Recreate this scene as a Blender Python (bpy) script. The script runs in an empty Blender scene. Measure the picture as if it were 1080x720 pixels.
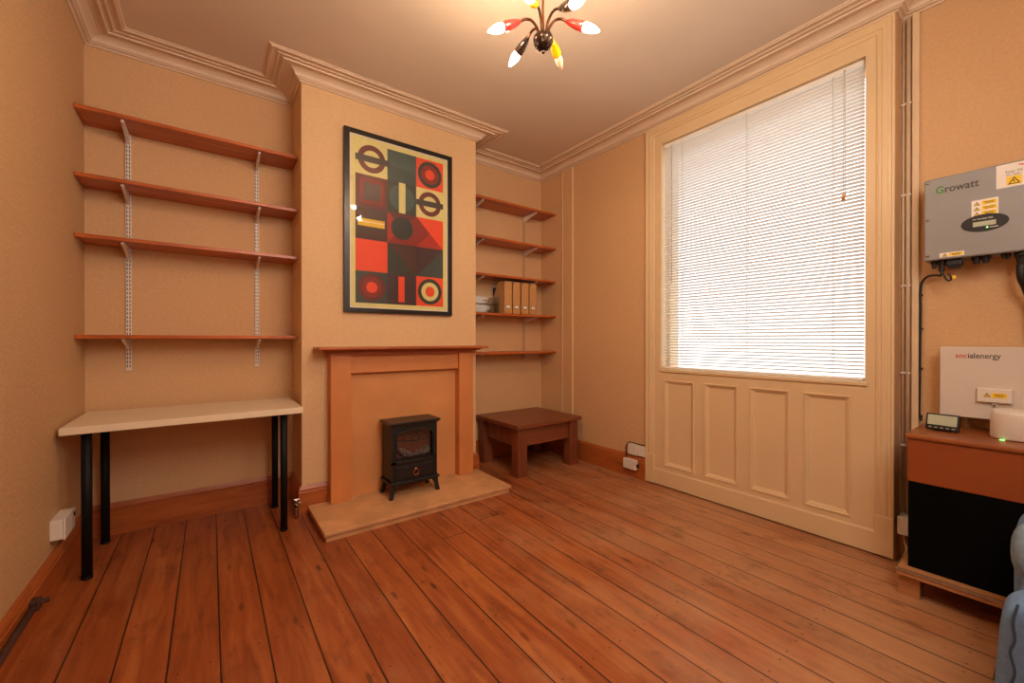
import bpy, bmesh, math, random
from mathutils import Vector, Matrix, Euler
random.seed(7)
PI = math.pi
scn = bpy.context.scene
COL = scn.collection

# ------------------------------------------------------------------ materials
def lin(h):
    h = h.lstrip('#')
    out = []
    for i in (0, 2, 4):
        c = int(h[i:i+2], 16) / 255
        out.append(c/12.92 if c <= .04045 else ((c+.055)/1.055)**2.4)
    return (*out, 1)

class NT:
    def __init__(s, name):
        s.m = bpy.data.materials.new(name); s.m.use_nodes = True
        s.t = s.m.node_tree; s.t.nodes.clear()
        s.out = s.n('ShaderNodeOutputMaterial')
    def n(s, typ, **kw):
        nd = s.t.nodes.new(typ)
        for k, v in kw.items():
            if k.startswith('i_'):
                nd.inputs[k[2:].replace('_', ' ')].default_value = v
            else:
                setattr(nd, k, v)
        return nd
    def l(s, a, b): s.t.links.new(a, b)
    def math(s, op, a, b=None, c=None):
        nd = s.n('ShaderNodeMath', operation=op)
        for i, v in enumerate((a, b, c)):
            if v is None: continue
            if isinstance(v, (int, float)): nd.inputs[i].default_value = v
            else: s.l(v, nd.inputs[i])
        return nd.outputs[0]
    def mix(s, fac, a, b, typ='MIX'):
        nd = s.n('ShaderNodeMix', data_type='RGBA', blend_type=typ)
        for i, v in ((0, fac), (6, a), (7, b)):
            if isinstance(v, (int, float, tuple)): nd.inputs[i].default_value = v
            else: s.l(v, nd.inputs[i])
        return nd.outputs[2]
    def ramp(s, fac, stops):
        nd = s.n('ShaderNodeValToRGB')
        cr = nd.color_ramp
        while len(cr.elements) < len(stops): cr.elements.new(.5)
        for e, (p, c) in zip(cr.elements, stops):
            e.position = p; e.color = c
        s.l(fac, nd.inputs[0]); return nd.outputs[0]
    def bsdf(s, color, rough=.5, metal=0, normal=None, **kw):
        b = s.n('ShaderNodeBsdfPrincipled')
        for k, v in (('Base Color', color), ('Roughness', rough), ('Metallic', metal)):
            if isinstance(v, (int, float, tuple)): b.inputs[k].default_value = v
            else: s.l(v, b.inputs[k])
        if normal is not None: s.l(normal, b.inputs['Normal'])
        for k, v in kw.items(): b.inputs[k.replace('_', ' ')].default_value = v
        s.l(b.outputs[0], s.out.inputs[0]); return b
    def bump(s, h, strength=.3, dist=.002):
        nd = s.n('ShaderNodeBump'); nd.inputs['Strength'].default_value = strength
        nd.inputs['Distance'].default_value = dist; s.l(h, nd.inputs['Height']); return nd.outputs[0]
    def coords(s, scale=(1, 1, 1)):
        tc = s.n('ShaderNodeTexCoord'); mp = s.n('ShaderNodeMapping')
        mp.inputs['Scale'].default_value = scale
        s.l(tc.outputs['Object'], mp.inputs[0]); return mp.outputs[0]
    def noise(s, vec, scale, detail=3, rough=.5, dist=0):
        nd = s.n('ShaderNodeTexNoise'); s.l(vec, nd.inputs['Vector'])
        nd.inputs['Scale'].default_value = scale; nd.inputs['Detail'].default_value = detail
        nd.inputs['Roughness'].default_value = rough; nd.inputs['Distortion'].default_value = dist
        return nd.outputs['Fac']

def shade(c, k):
    return (min(c[0]*k, 1), min(c[1]*k, 1), min(c[2]*k, 1), 1)

def plain(name, col, rough=.5, metal=0, var=.06, scale=8, bump=0, bscale=200, **kw):
    t = NT(name); c = lin(col) if isinstance(col, str) else col
    v = t.coords(); f = t.noise(v, scale, 4)
    colr = t.ramp(f, [(.3, shade(c, 1-var)), (.7, shade(c, 1+var))])
    nrm = None
    if bump: nrm = t.bump(t.noise(v, bscale, 3), bump, .002)
    t.bsdf(colr, rough, metal, nrm, **kw); return t.m

def wallpaper(name, col, stain=.05, strength=.45):
    t = NT(name); c = lin(col); v = t.coords()
    big = t.noise(v, 1.3, 5, .6)
    mid = t.noise(v, 70, 4, .6)
    colr = t.mix(.5, t.ramp(big, [(.3, shade(c, 1-stain)), (.7, shade(c, 1+stain))]),
                 t.ramp(mid, [(.3, shade(c, .88)), (.7, shade(c, 1.09))]))
    vor = t.n('ShaderNodeTexVoronoi', feature='SMOOTH_F1'); vor.inputs['Scale'].default_value = 55
    t.l(v, vor.inputs['Vector'])
    h = t.math('ADD', t.math('MULTIPLY', vor.outputs['Distance'], .6), t.noise(v, 110, 4, .6, 1.0))
    t.bsdf(colr, .75, 0, t.bump(h, strength, .006)); return t.m

def wood(name, dark, light, axis='x', rough=.35, scale=1.0, knots=.0, bump=.06, contrast=(.3, .7), coat=0):
    t = NT(name)
    st = {'x': (1.2, 14, 14), 'y': (14, 1.2, 14), 'z': (14, 14, 1.2)}[axis]
    v = t.coords(tuple(a*scale for a in st))
    f = t.noise(v, 1.6, 7, .62, .6)
    colr = t.ramp(f, [(contrast[0], lin(dark)), (contrast[1], lin(light))])
    fine = t.noise(v, 9, 3, .6)
    colr = t.mix(.18, colr, t.ramp(fine, [(.35, shade(lin(dark), .55)), (.7, lin(light))]))
    if knots:
        kv = {'x': (2.2, 9, 9), 'y': (9, 2.2, 9), 'z': (9, 9, 2.2)}[axis]
        vor = t.n('ShaderNodeTexVoronoi'); vor.inputs['Scale'].default_value = .8
        t.l(t.coords(kv), vor.inputs['Vector'])
        k = t.ramp(vor.outputs['Distance'], [(.05, (1, 1, 1, 1)), (.13, (0, 0, 0, 1))])
        colr = t.mix(t.math('MULTIPLY', k, knots), colr, shade(lin(dark), .35))
    t.bsdf(colr, rough, 0, t.bump(f, bump, .002), Coat_Weight=coat); return t.m

def floorboards(name):
    t = NT(name); W = .1568; OFF = .442
    tc = t.n('ShaderNodeTexCoord'); sp = t.n('ShaderNodeSeparateXYZ'); t.l(tc.outputs['Object'], sp.inputs[0])
    x, y = sp.outputs[0], sp.outputs[1]
    bx = t.math('DIVIDE', t.math('ADD', x, OFF + 20*W), W)
    idx = t.math('FLOOR', bx); fr = t.math('FRACT', bx)
    wn = t.n('ShaderNodeTexWhiteNoise', noise_dimensions='1D'); t.l(idx, wn.inputs['W'])
    r = wn.outputs['Value']
    # end joints
    jy = t.math('DIVIDE', t.math('ADD', y, t.math('MULTIPLY', r, 9.3)), 8.3)
    jf = t.math('FRACT', jy); jid = t.math('FLOOR', jy)
    wn2 = t.n('ShaderNodeTexWhiteNoise', noise_dimensions='2D')
    cb = t.n('ShaderNodeCombineXYZ'); t.l(idx, cb.inputs[0]); t.l(jid, cb.inputs[1]); t.l(cb.outputs[0], wn2.inputs['Vector'])
    r2 = wn2.outputs['Value']
    gv = t.n('ShaderNodeCombineXYZ')
    t.l(t.math('MULTIPLY', x, 11), gv.inputs[0])
    t.l(t.math('ADD', t.math('MULTIPLY', y, .9), t.math('MULTIPLY', r2, 37)), gv.inputs[1])
    t.l(t.math('MULTIPLY', r2, 11), gv.inputs[2])
    g = t.noise(gv.outputs[0], 2.0, 8, .6, .9)
    col = t.ramp(g, [(.26, lin('#7f3d1b')), (.5, lin('#a65a2c')), (.74, lin('#bf763f'))])
    tint = t.ramp(r2, [(0, lin('#b98a70')), (.5, lin('#e6cfc0')), (1, lin('#fff6ee'))])
    col = t.mix(.55, col, t.mix(1, col, tint, 'MULTIPLY'))
    # worn patches with window sheen painted in by position, and dark stains
    wear_sheen = t.noise(t.coords((1, .7, 1)), 2.4, 6, .65)
    sheen_mask = t.n('ShaderNodeMapRange', interpolation_type='SMOOTHSTEP'); t.l(t.math('SUBTRACT', x, t.math('MULTIPLY', y, .55)), sheen_mask.inputs[0])  # position mask painting reflected window sheen into the worn tone
    sheen_mask.inputs[1].default_value = -.6; sheen_mask.inputs[2].default_value = 2.1; sheen_mask.inputs[3].default_value = -.16; sheen_mask.inputs[4].default_value = .22
    wear_sheen = t.math('ADD', wear_sheen, sheen_mask.outputs[0])
    col = t.mix(t.math('MULTIPLY', t.ramp(wear_sheen, [(.42, (0, 0, 0, 1)), (.78, (1, 1, 1, 1))]), .52), col, lin('#c49a70'))
    st = t.noise(t.coords((1.3, .8, 1)), 5.5, 5, .7)
    col = t.mix(t.math('MULTIPLY', t.ramp(st, [(.54, (0, 0, 0, 1)), (.74, (1, 1, 1, 1))]), .6), col, lin('#552812'))
    # knots
    vor = t.n('ShaderNodeTexVoronoi', voronoi_dimensions='2D'); vor.inputs['Scale'].default_value = .9
    kv = t.n('ShaderNodeCombineXYZ')
    t.l(t.math('MULTIPLY', x, 6.0), kv.inputs[0]); t.l(t.math('ADD', t.math('MULTIPLY', y, 1.7), t.math('MULTIPLY', r2, 13)), kv.inputs[1])
    t.l(kv.outputs[0], vor.inputs['Vector'])
    k = t.ramp(vor.outputs['Distance'], [(.03, (1, 1, 1, 1)), (.068, (0, 0, 0, 1))])
    sk = t.n('ShaderNodeSeparateColor'); t.l(vor.outputs['Color'], sk.inputs[0])
    col = t.mix(t.math('MULTIPLY', t.math('MULTIPLY', k, t.math('GREATER_THAN', sk.outputs[0], .38)), t.math('ADD', .35, t.math('MULTIPLY', sk.outputs[1], .5))), col, lin('#40220f'))
    # nail dots along joist lines
    ny = t.math('ABSOLUTE', t.math('SUBTRACT', t.math('FRACT', t.math('DIVIDE', y, .42)), .5))
    n1 = t.math('ABSOLUTE', t.math('SUBTRACT', t.math('ABSOLUTE', t.math('SUBTRACT', fr, .5)), .3))
    dot = t.math('MULTIPLY', t.math('LESS_THAN', ny, .009), t.math('LESS_THAN', n1, .024))
    col = t.mix(t.math('MULTIPLY', dot, .7), col, lin('#2c1710'))
    # gaps
    e = t.math('MINIMUM', fr, t.math('SUBTRACT', 1, fr))
    wob = t.math('ADD', .014, t.math('MULTIPLY', t.noise(t.coords((4, .6, 1)), 2, 2), .022))
    gap = t.math('SUBTRACT', 1, t.math('SMOOTH_MIN', t.math('DIVIDE', e, wob), 1, .3))
    je = t.math('LESS_THAN', t.math('MINIMUM', jf, t.math('SUBTRACT', 1, jf)), .0003)
    gp = t.math('MAXIMUM', t.math('MAXIMUM', gap, 0), je)
    gp = t.math('MINIMUM', t.math('MULTIPLY', gp, 1.6), 1)
    col = t.mix(gp, col, lin('#1c0d07'))
    h = t.math('SUBTRACT', t.math('MULTIPLY', g, .25), gp)
    ro = t.math('ADD', .34, t.math('MULTIPLY', wear_sheen, .22))
    t.bsdf(col, ro, 0, t.bump(h, .5, .003), Coat_Weight=.35, Coat_Roughness=.22); return t.m

def emit(name, col, strength):
    t = NT(name); e = t.n('ShaderNodeEmission'); e.inputs[0].default_value = col if not isinstance(col, str) else lin(col)
    e.inputs[1].default_value = strength
    t.l(e.outputs[0], t.out.inputs[0]); return t.m

def glass(name, tint=(1, 1, 1, 1), gloss=.08, rough=.02):
    t = NT(name)
    a = t.n('ShaderNodeBsdfTransparent'); a.inputs[0].default_value = tint
    b = t.n('ShaderNodeBsdfGlossy'); b.inputs['Roughness'].default_value = rough
    f = t.n('ShaderNodeFresnel'); f.inputs[0].default_value = 1.45
    m = t.n('ShaderNodeMixShader'); t.l(t.math('ADD', t.math('MULTIPLY', f.outputs[0], .8), gloss*.3), m.inputs[0])
    t.l(a.outputs[0], m.inputs[1]); t.l(b.outputs[0], m.inputs[2]); t.l(m.outputs[0], t.out.inputs[0]); return t.m

def slatmat(name, col):
    t = NT(name); c = lin(col)
    d = t.n('ShaderNodeBsdfDiffuse'); d.inputs[0].default_value = c
    tr = t.n('ShaderNodeBsdfTranslucent'); tr.inputs[0].default_value = shade(c, .95)
    m = t.n('ShaderNodeMixShader'); m.inputs[0].default_value = .30
    t.l(d.outputs[0], m.inputs[1]); t.l(tr.outputs[0], m.inputs[2]); t.l(m.outputs[0], t.out.inputs[0]); return t.m

M = dict(
    wall=wallpaper('cream_wallpaper', '#d6ab7c'),
    wall_left=wallpaper('textured_wallpaper', '#d0a676', .06, .9),
    wall_chim=wallpaper('chimney_wallpaper', '#deb788', .05, .35),
    ceiling=plain('ceiling_paint', '#dccab6', .85, var=.03, scale=2, bump=.05, bscale=40),
    cornice=plain('cornice_paint', '#dcc3a8', .6, var=.03),
    gloss=plain('cream_gloss_paint', '#e0c296', .32, var=.025, scale=3),
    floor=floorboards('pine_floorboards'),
    skirt=wood('varnished_pine_x', '#95481d', '#c06a30', 'x', .35, knots=.7),
    skirty=wood('varnished_pine_y', '#95481d', '#c06a30', 'y', .35, knots=.7),
    shelf=wood('stained_pine_shelf', '#983e14', '#d4722f', 'x', .32, knots=.6),
    mantel=wood('stained_mantel', '#93481f', '#bf6630', 'x', .4),
    mdf=plain('terracotta_mdf', '#cd8147', .6, var=.07, scale=5),
    mdf2=plain('tan_panel', '#d39056', .65, var=.07, scale=4),
    stone=plain('hearth_stone', '#d09b6a', .6, var=.16, scale=7, bump=.1, bscale=60),
    coffee=wood('dark_stained_wood', '#652f1a', '#925032', 'x', .35, contrast=(.25, .75)),
    coffeez=wood('dark_stained_wood_upright', '#652f1a', '#8e4e30', 'z', .4, contrast=(.25, .75)),
    desk=plain('white_laminate', '#ead6b6', .4, var=.02),
    black=plain('black_powder_coat', '#12100f', .55, var=.1, Specular_IOR_Level=.2),
    iron=plain('black_cast_metal', '#1a1817', .45, var=.12, bump=.08),
    irontop=plain('black_stove_top', '#2b211c', .35, var=.1),
    recess=plain('stove_inside', '#7a4630', .8),
    coal=plain('grey_embers', '#6b6058', .9, var=.4, scale=60),
    copper=plain('copper', '#c07a52', .25, 1),
    brass=plain('brass', '#a8713d', .28, 1),
    bronze=plain('dark_bronze', '#3c2a20', .22, .7),
    armbronze=plain('copper_bronze_arm', '#7a4f34', .25, .9),
    chrome=plain('chrome', '#c9c6c2', .15, 1),
    whitemetal=plain('white_painted_steel', '#e2d6cb', .4, var=.03),
    shademetal=plain('shade_tinted_steel', '#d2aa7c', .5, var=.03),  # tan tint paints the alcove shade onto the right-hand uprights
    slot=plain('dark_slot', '#4a3a30', .8),
    red=plain('red_enamel', '#e8322c', .2, var=.02, Coat_Weight=.5),
    yellow=plain('yellow_enamel', '#f5b40e', .25, var=.02, Coat_Weight=.5),
    blackenamel=plain('black_enamel', '#33241b', .2, var=.02, Coat_Weight=.5),
    bulb=emit('lit_bulb', (1, .74, .48, 1), 290),
    deadbulb=slatmat('unlit_bulb', '#f2dcc4'),
    frame=plain('black_frame', '#1d1512', .3, var=.05),
    mount=plain('white_frame_lip', '#e8dccb', .5),
    glass=glass('clear_glass'),
    posterglass=glass('poster_glazing', (1, 1, 1, 1), .05, .03),
    slat=slatmat('white_blind_slat', '#f4efe8'),
    rail=plain('white_blind_rail', '#f2ece2', .35),
    cord=plain('grey_cord', '#cabfb2', .7),
    wand=glass('clear_wand', (.8, .78, .75, 1), .2),
    kraft=plain('kraft_card', '#c8925a', .7, var=.04, scale=20),
    kraftdark=plain('kraft_card_inside', '#97663a', .8),
    paper=plain('white_paper', '#e9e2d8', .8, var=.05, scale=40),
    bluedark=plain('dark_blue_document', '#2a3947', .6),
    acrylic=glass('clear_acrylic', (.99, .985, .98, 1), .08, .05),
    grey=plain('grey_aluminium', '#949392', .42, .3, var=.03),
    whitebox=plain('white_enclosure', '#d9cdbf', .45, var=.02),
    plastic=plain('white_plastic', '#e3d8cb', .4, var=.02),
    blackpl=plain('black_plastic', '#1b1917', .45),
    lcd=plain('lcd_screen', '#b9bfa6', .3),
    stickerw=plain('white_sticker', '#efe6da', .5),
    stickery=plain('yellow_sticker', '#ffcf1e', .5),
    ink=plain('black_ink', '#221d1a', .6),
    greyink=plain('grey_ink', '#4b4642', .6),
    greenink=plain('green_ink', '#2f8a2f', .6),
    redink=plain('red_ink', '#d2341f', .6),
    led=emit('green_led', (.35, 1, .25, 1), 2.5),
    cabinet=plain('brown_cabinet_veneer', '#95491f', .42, var=.06, scale=6),
    cabinettop=wood('cabinet_top_veneer', '#8c4a25', '#a9602f', 'y', .3),
    cloth=plain('black_speaker_cloth', '#0b0a09', .95, var=.3, scale=90, Specular_IOR_Level=.05),
    pallet=wood('raw_pallet_pine', '#a5683c', '#c98c58', 'y', .6),
    strip=plain('steel_edge', '#b9ada2', .25, .9),
    denim=plain('blue_grey_upholstery', '#6c8cb4', .9, var=.12, scale=70, bump=.25, bscale=350),
    denimdark=plain('dark_blue_piping', '#37485e', .9, var=.1),
    pillow=plain('grey_blue_cushion', '#7f95a9', .9, var=.14, scale=50, bump=.25, bscale=300),
    browncloth=plain('brown_cushion_cloth', '#6e4a36', .9, var=.1, scale=50),
    rust=plain('rusty_iron', '#4b2a1c', .8, var=.3, scale=50),
    conduit=plain('painted_conduit', '#dcc09c', .45, var=.06),
    dusty=plain('dusty_plaster', '#c3a585', .9, var=.15, scale=9),
)
PC = {k: plain('poster_' + k, v, .55, var=.04, scale=30) for k, v in dict(
    cream='#e6d68c', maroon='#6b2018', teal='#2c443f', teal2='#3c5650', orange='#f2491c', brown='#4a2a1e',
    dred='#8e1f12', dred2='#b32814', dgreen='#26332a', purple='#3a2028', yellow='#eebf1e', greym='#5a4038', bar='#38302b', white='#efe6cf').items()}

# ------------------------------------------------------------------ mesh builder
class MB:
    def __init__(s): s.bm = bmesh.new(); s.mats = []; s.cur = 0; s.sm = False
    def mat(s, m):
        if m not in s.mats: s.mats.append(m)
        s.cur = s.mats.index(m); return s
    def _add(s, bm, smooth=None):
        mp = {}
        for v in bm.verts: mp[v] = s.bm.verts.new(v.co)
        for f in bm.faces:
            try: g = s.bm.faces.new([mp[v] for v in f.verts])
            except ValueError: continue
            g.material_index = s.cur; g.smooth = s.sm if smooth is None else smooth
        bm.free(); return s
    def box(s, x0, x1, y0, y1, z0, z1, bev=0, seg=2, mtx=None):
        b = bmesh.new(); bmesh.ops.create_cube(b, size=1)
        sx, sy, sz = abs(x1-x0), abs(y1-y0), abs(z1-z0)
        for v in b.verts:
            v.co = Vector(((x0+x1)/2+v.co.x*sx, (y0+y1)/2+v.co.y*sy, (z0+z1)/2+v.co.z*sz))
        if bev: bmesh.ops.bevel(b, geom=b.edges[:], offset=min(bev, .45*min(sx, sy, sz)), segments=seg, affect='EDGES', profile=.5)
        if mtx is not None: bmesh.ops.transform(b, matrix=mtx, verts=b.verts[:])
        return s._add(b, bool(bev) and seg > 2)
    def cyl(s, p0, p1, r0, r1=None, n=20, cap=True, smooth=True):
        p0, p1 = Vector(p0), Vector(p1); r1 = r0 if r1 is None else r1
        return s.rings([(p0, r0), (p1, r1)], n, cap, smooth)
    def rings(s, pr, n=16, cap=True, smooth=True):
        """tube through (point, radius) list with parallel-transported frames"""
        pts = [Vector(p) for p, _ in pr]; b = bmesh.new(); rows = []
        up = None
        for i, (p, r) in enumerate(zip(pts, [q for _, q in pr])):
            if i == 0: t = pts[1]-pts[0]
            elif i == len(pts)-1: t = pts[-1]-pts[-2]
            else: t = (pts[i+1]-pts[i]).normalized()+(pts[i]-pts[i-1]).normalized()
            if t.length < 1e-9: t = Vector((0, 0, 1))
            t.normalize()
            if up is None:
                up = Vector((0, 0, 1)) if abs(t.z) < .9 else Vector((1, 0, 0))
            up = (up - t*up.dot(t)).normalized(); sd = t.cross(up)
            rows.append([b.verts.new(p + (up*math.cos(a)+sd*math.sin(a))*max(r, 1e-5)) for a in [2*PI*k/n for k in range(n)]])
        for a, c in zip(rows, rows[1:]):
            for k in range(n): b.faces.new((a[k], a[(k+1) % n], c[(k+1) % n], c[k]))
        if cap:
            b.faces.new(rows[0][::-1]); b.faces.new(rows[-1])
        return s._add(b, smooth)
    def tube(s, pts, r, n=10, res=0):
        if res: pts = smooth_path(pts, res)
        return s.rings([(p, r) for p in pts], n)
    def prism(s, poly, axis, a0, a1, smooth=False):
        """polygon in the two other axes extruded along axis"""
        def P(u, v, a): return {'x': (a, u, v), 'y': (u, a, v), 'z': (u, v, a)}[axis]
        b = bmesh.new()
        A = [b.verts.new(P(u, v, a0)) for u, v in poly]; B = [b.verts.new(P(u, v, a1)) for u, v in poly]
        b.faces.new(A[::-1]); b.faces.new(B)
        for i in range(len(poly)):
            j = (i+1) % len(poly); b.faces.new((A[i], A[j], B[j], B[i]))
        bmesh.ops.recalc_face_normals(b, faces=b.faces[:]); return s._add(b, smooth)
    def quad(s, *pts):
        b = bmesh.new(); b.faces.new([b.verts.new(p) for p in pts]); return s._add(b)
    def sweep(s, path, prof, i0=0, i1=None, cap=True):
        """(d,z) profile swept along a wall path, the room on its right"""
        n = len(path); i1 = n-1 if i1 is None else i1
        def nrm(a, b): d = (Vector(b)-Vector(a)).normalized(); return Vector((d.y, -d.x))
        b = bmesh.new(); rows = []
        for i in range(i0, i1+1):
            p = Vector(path[i])
            if i == 0: m = nrm(path[0], path[1])
            elif i == n-1: m = nrm(path[-2], path[-1])
            else:
                a, c = nrm(path[i-1], path[i]), nrm(path[i], path[i+1]); m = (a+c)/(1+a.dot(c))
            rows.append([b.verts.new((p.x+m.x*d, p.y+m.y*d, z)) for d, z in prof])
        for a, c in zip(rows, rows[1:]):
            for k in range(len(prof)-1): b.faces.new((a[k], a[k+1], c[k+1], c[k]))
        if cap:
            b.faces.new(rows[0][::-1]); b.faces.new(rows[-1])
        bmesh.ops.recalc_face_normals(b, faces=b.faces[:]); return s._add(b, False)
    def blob(s, c, h, p=.5, nu=24, nv=14, mtx=None):
        """superellipsoid: p small = boxy, 1 = ellipsoid"""
        def S(w): return math.copysign(abs(w)**p, w)
        b = bmesh.new(); rows = []
        for j in range(1, nv):
            e = -PI/2+PI*j/nv
            rows.append([b.verts.new((c[0]+h[0]*S(math.cos(e))*S(math.cos(a)), c[1]+h[1]*S(math.cos(e))*S(math.sin(a)), c[2]+h[2]*S(math.sin(e))))
                         for a in [2*PI*k/nu for k in range(nu)]])
        bt, tp = b.verts.new((c[0], c[1], c[2]-h[2])), b.verts.new((c[0], c[1], c[2]+h[2]))
        for a, q in zip(rows, rows[1:]):
            for k in range(nu): b.faces.new((a[k], a[(k+1) % nu], q[(k+1) % nu], q[k]))
        for k in range(nu):
            b.faces.new((bt, rows[0][(k+1) % nu], rows[0][k])); b.faces.new((tp, rows[-1][k], rows[-1][(k+1) % nu]))
        if mtx is not None: bmesh.ops.transform(b, matrix=mtx, verts=b.verts[:])
        return s._add(b, True)
    def build(s, name, m=None, parent=None, origin=None):
        if m is not None and not s.mats: s.mats = [m]
        bm = s.bm
        if not bm.verts: raise ValueError(name)
        if parent is not None: o = WORLD[parent.name]
        elif origin is not None: o = Vector(origin)
        else:
            xs = [v.co for v in bm.verts]
            o = Vector(((min(v.x for v in xs)+max(v.x for v in xs))/2, (min(v.y for v in xs)+max(v.y for v in xs))/2, min(v.z for v in xs)))
        bmesh.ops.translate(bm, vec=-o, verts=bm.verts[:])
        me = bpy.data.meshes.new(name); bm.to_mesh(me); bm.free()
        for q in s.mats: me.materials.append(q)
        ob = bpy.data.objects.new(name, me); COL.objects.link(ob)
        if parent is not None: ob.parent = parent
        else: ob.location = o
        WORLD[ob.name] = o.copy(); return ob
WORLD = {}

def smooth_path(pts, res):
    P = [Vector(p) for p in pts]; P = [P[0]*2-P[1]]+P+[P[-1]*2-P[-2]]; out = []
    for i in range(1, len(P)-2):
        a, b, c, d = P[i-1:i+3]
        for k in range(res):
            t = k/res
            out.append(.5*((2*b)+(c-a)*t+(2*a-5*b+4*c-d)*t*t+(3*b-a-3*c+d)*t**3))
    out.append(P[-2]); return out

def tag(o, label, cat, group=None, kind=None):
    o['label'] = label; o['category'] = cat
    if group: o['group'] = group
    if kind: o['kind'] = kind
    return o
def thing(name, loc, label, cat, group=None):
    o = bpy.data.objects.new(name, None); COL.objects.link(o); o.location = loc
    o.empty_display_size = .1; WORLD[o.name] = Vector(loc)
    return tag(o, label, cat, group)
def struct(mb, name, m=None):
    o = mb.build(name, m, origin=(0, 0, 0)); o['kind'] = 'structure'; return o
def text_mesh(mb, txt, size, mtx, mats, sx=1.0, shear=0, bold=0, spacing=1.0):
    """adds lettering to a builder; mats = [(n_chars, material)]; local text plane XY -> mtx"""
    pos = 0; adv = 0
    for nch, m in mats:
        sub = txt[pos:pos+nch]; pos += nch
        def mk(t):
            cu = bpy.data.curves.new('lettering', 'FONT'); cu.body = t; cu.size = size; cu.shear = shear; cu.offset = bold; cu.space_character = spacing
            cu.resolution_u = 3
            ob = bpy.data.objects.new('lettering', cu); COL.objects.link(ob)
            me = bpy.data.meshes.new_from_object(ob.evaluated_get(bpy.context.evaluated_depsgraph_get()))
            bpy.data.objects.remove(ob); bpy.data.curves.remove(cu); return me
        me = mk(sub)
        mb.mat(m); b = bmesh.new(); b.from_mesh(me); bpy.data.meshes.remove(me)
        w = max((v.co.x for v in b.verts), default=0)
        bmesh.ops.transform(b, matrix=mtx @ Matrix.Translation((adv*sx, 0, 0)) @ Matrix.Diagonal((sx, 1, 1, 1)), verts=b.verts[:])
        mb._add(b, False); adv += w + size*.055*spacing
    return adv*sx

# ------------------------------------------------------------------ room dimensions
XL, XR, XR2, YB, YC, YF = -.607, 2.995, 3.10, 3.498, 3.124, -.9
XC0, XC1, YJ = .505, 1.911, .543
ZC, ZT = 2.978, 3.042

# ------------------------------------------------------------------ setting
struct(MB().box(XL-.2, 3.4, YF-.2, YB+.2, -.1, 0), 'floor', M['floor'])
struct(MB().box(XL-.2, 3.4, YF-.2, YB+.2, ZT, ZT+.12), 'ceiling', M['ceiling'])
struct(MB().box(XL-.2, XL, YF-.2, YB+.2, 0, ZT), 'wall_left', M['wall_left'])
struct(MB().box(XL, 3.3, YB, YB+.2, 0, ZT), 'wall_back', M['wall'])
struct(MB().box(XL, 3.3, YF-.2, YF, 0, ZT), 'wall_front', M['wall'])
struct(MB().box(XC0, XC1, YC, YB, 0, ZT, .006), 'wall_chimney', M['wall_chim'])
w = MB()
w.box(XR, 3.3, 2.09, YB, 0, ZT); w.box(XR, 3.3, YJ, 2.09, 2.955, ZT); w.box(XR, 3.3, YJ, .565, 0, 2.955)
struct(MB().box(XR2, 3.3, YF, YJ, 0, ZT), 'wall_recess', M['wall'])
w.box(XR-.012, XR, 2.992, 3.137, .19, ZC, .004)                      # papered boxing by the alcove
struct(w, 'wall_right', M['wall'])

b = MB(); b.box(XR-.017, XR, 2.986, 2.996, .19, ZC, .003); b.box(XR-.017, XR, 3.132, 3.142, .19, ZC, .003); struct(b, 'trim_4', M['gloss'])
PATH = [(XL, YF), (XL, YB), (XC0, YB), (XC0, YC), (XC1, YC), (XC1, YB), (XR, YB), (XR, YJ), (XR2, YJ), (XR2, YF)]
CPROF = [(0, ZC-.004), (.010, ZC-.004), (.014, ZC+.001), (.014, ZC+.006), (.028, ZC+.007), (.032, ZC+.013), (.040, ZC+.015), (.043, ZC+.024),
         (.047, ZC+.032), (.058, ZC+.041), (.075, ZC+.049), (.095, ZC+.052), (.112, ZC+.052), (.114, ZC+.044), (.123, ZC+.044), (.126, ZC+.053),
         (.142, ZC+.057), (.146, ZC+.051), (.154, ZC+.051), (.158, ZC+.057), (.183, ZC+.058), (.186, ZC+.052), (.196, ZC+.052), (.199, ZC+.058), (.206, ZC+.058), (.212, ZT), (0, ZT)]
struct(MB().sweep(PATH, CPROF), 'trim_1', M['cornice'])
BPROF = [(0, 0), (.021, 0), (.021, .152), (.017, .157), (.020, .163), (.019, .172), (.012, .184), (.006, .195), (0, .195)]
struct(MB().sweep(PATH, BPROF, 0, 1), 'baseboard_left', M['skirty'])
b = MB(); b.mat(M['skirt']).sweep(PATH, BPROF, 1, 2); b.sweep(PATH, BPROF, 5, 6); struct(b, 'baseboard_back')
b = MB(); b.mat(M['skirty']).sweep(PATH, BPROF, 2, 3); b.sweep(PATH, BPROF, 4, 5)
p2 = PATH[:4]+[(.668, YC)]; b.mat(M['skirt']).sweep(p2, BPROF, 3, 4)
p3 = [(1.826, YC)]+PATH[4:]; b.sweep(p3, BPROF, 0, 1); struct(b, 'baseboard_chimney')
p4 = PATH[:7]+[(XR, 2.114)]; b = MB().sweep(p4, BPROF, 6, 7); b.sweep([(XR2, .50), (XR2, YF)], BPROF); struct(b, 'baseboard_right', M['skirty'])

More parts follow.
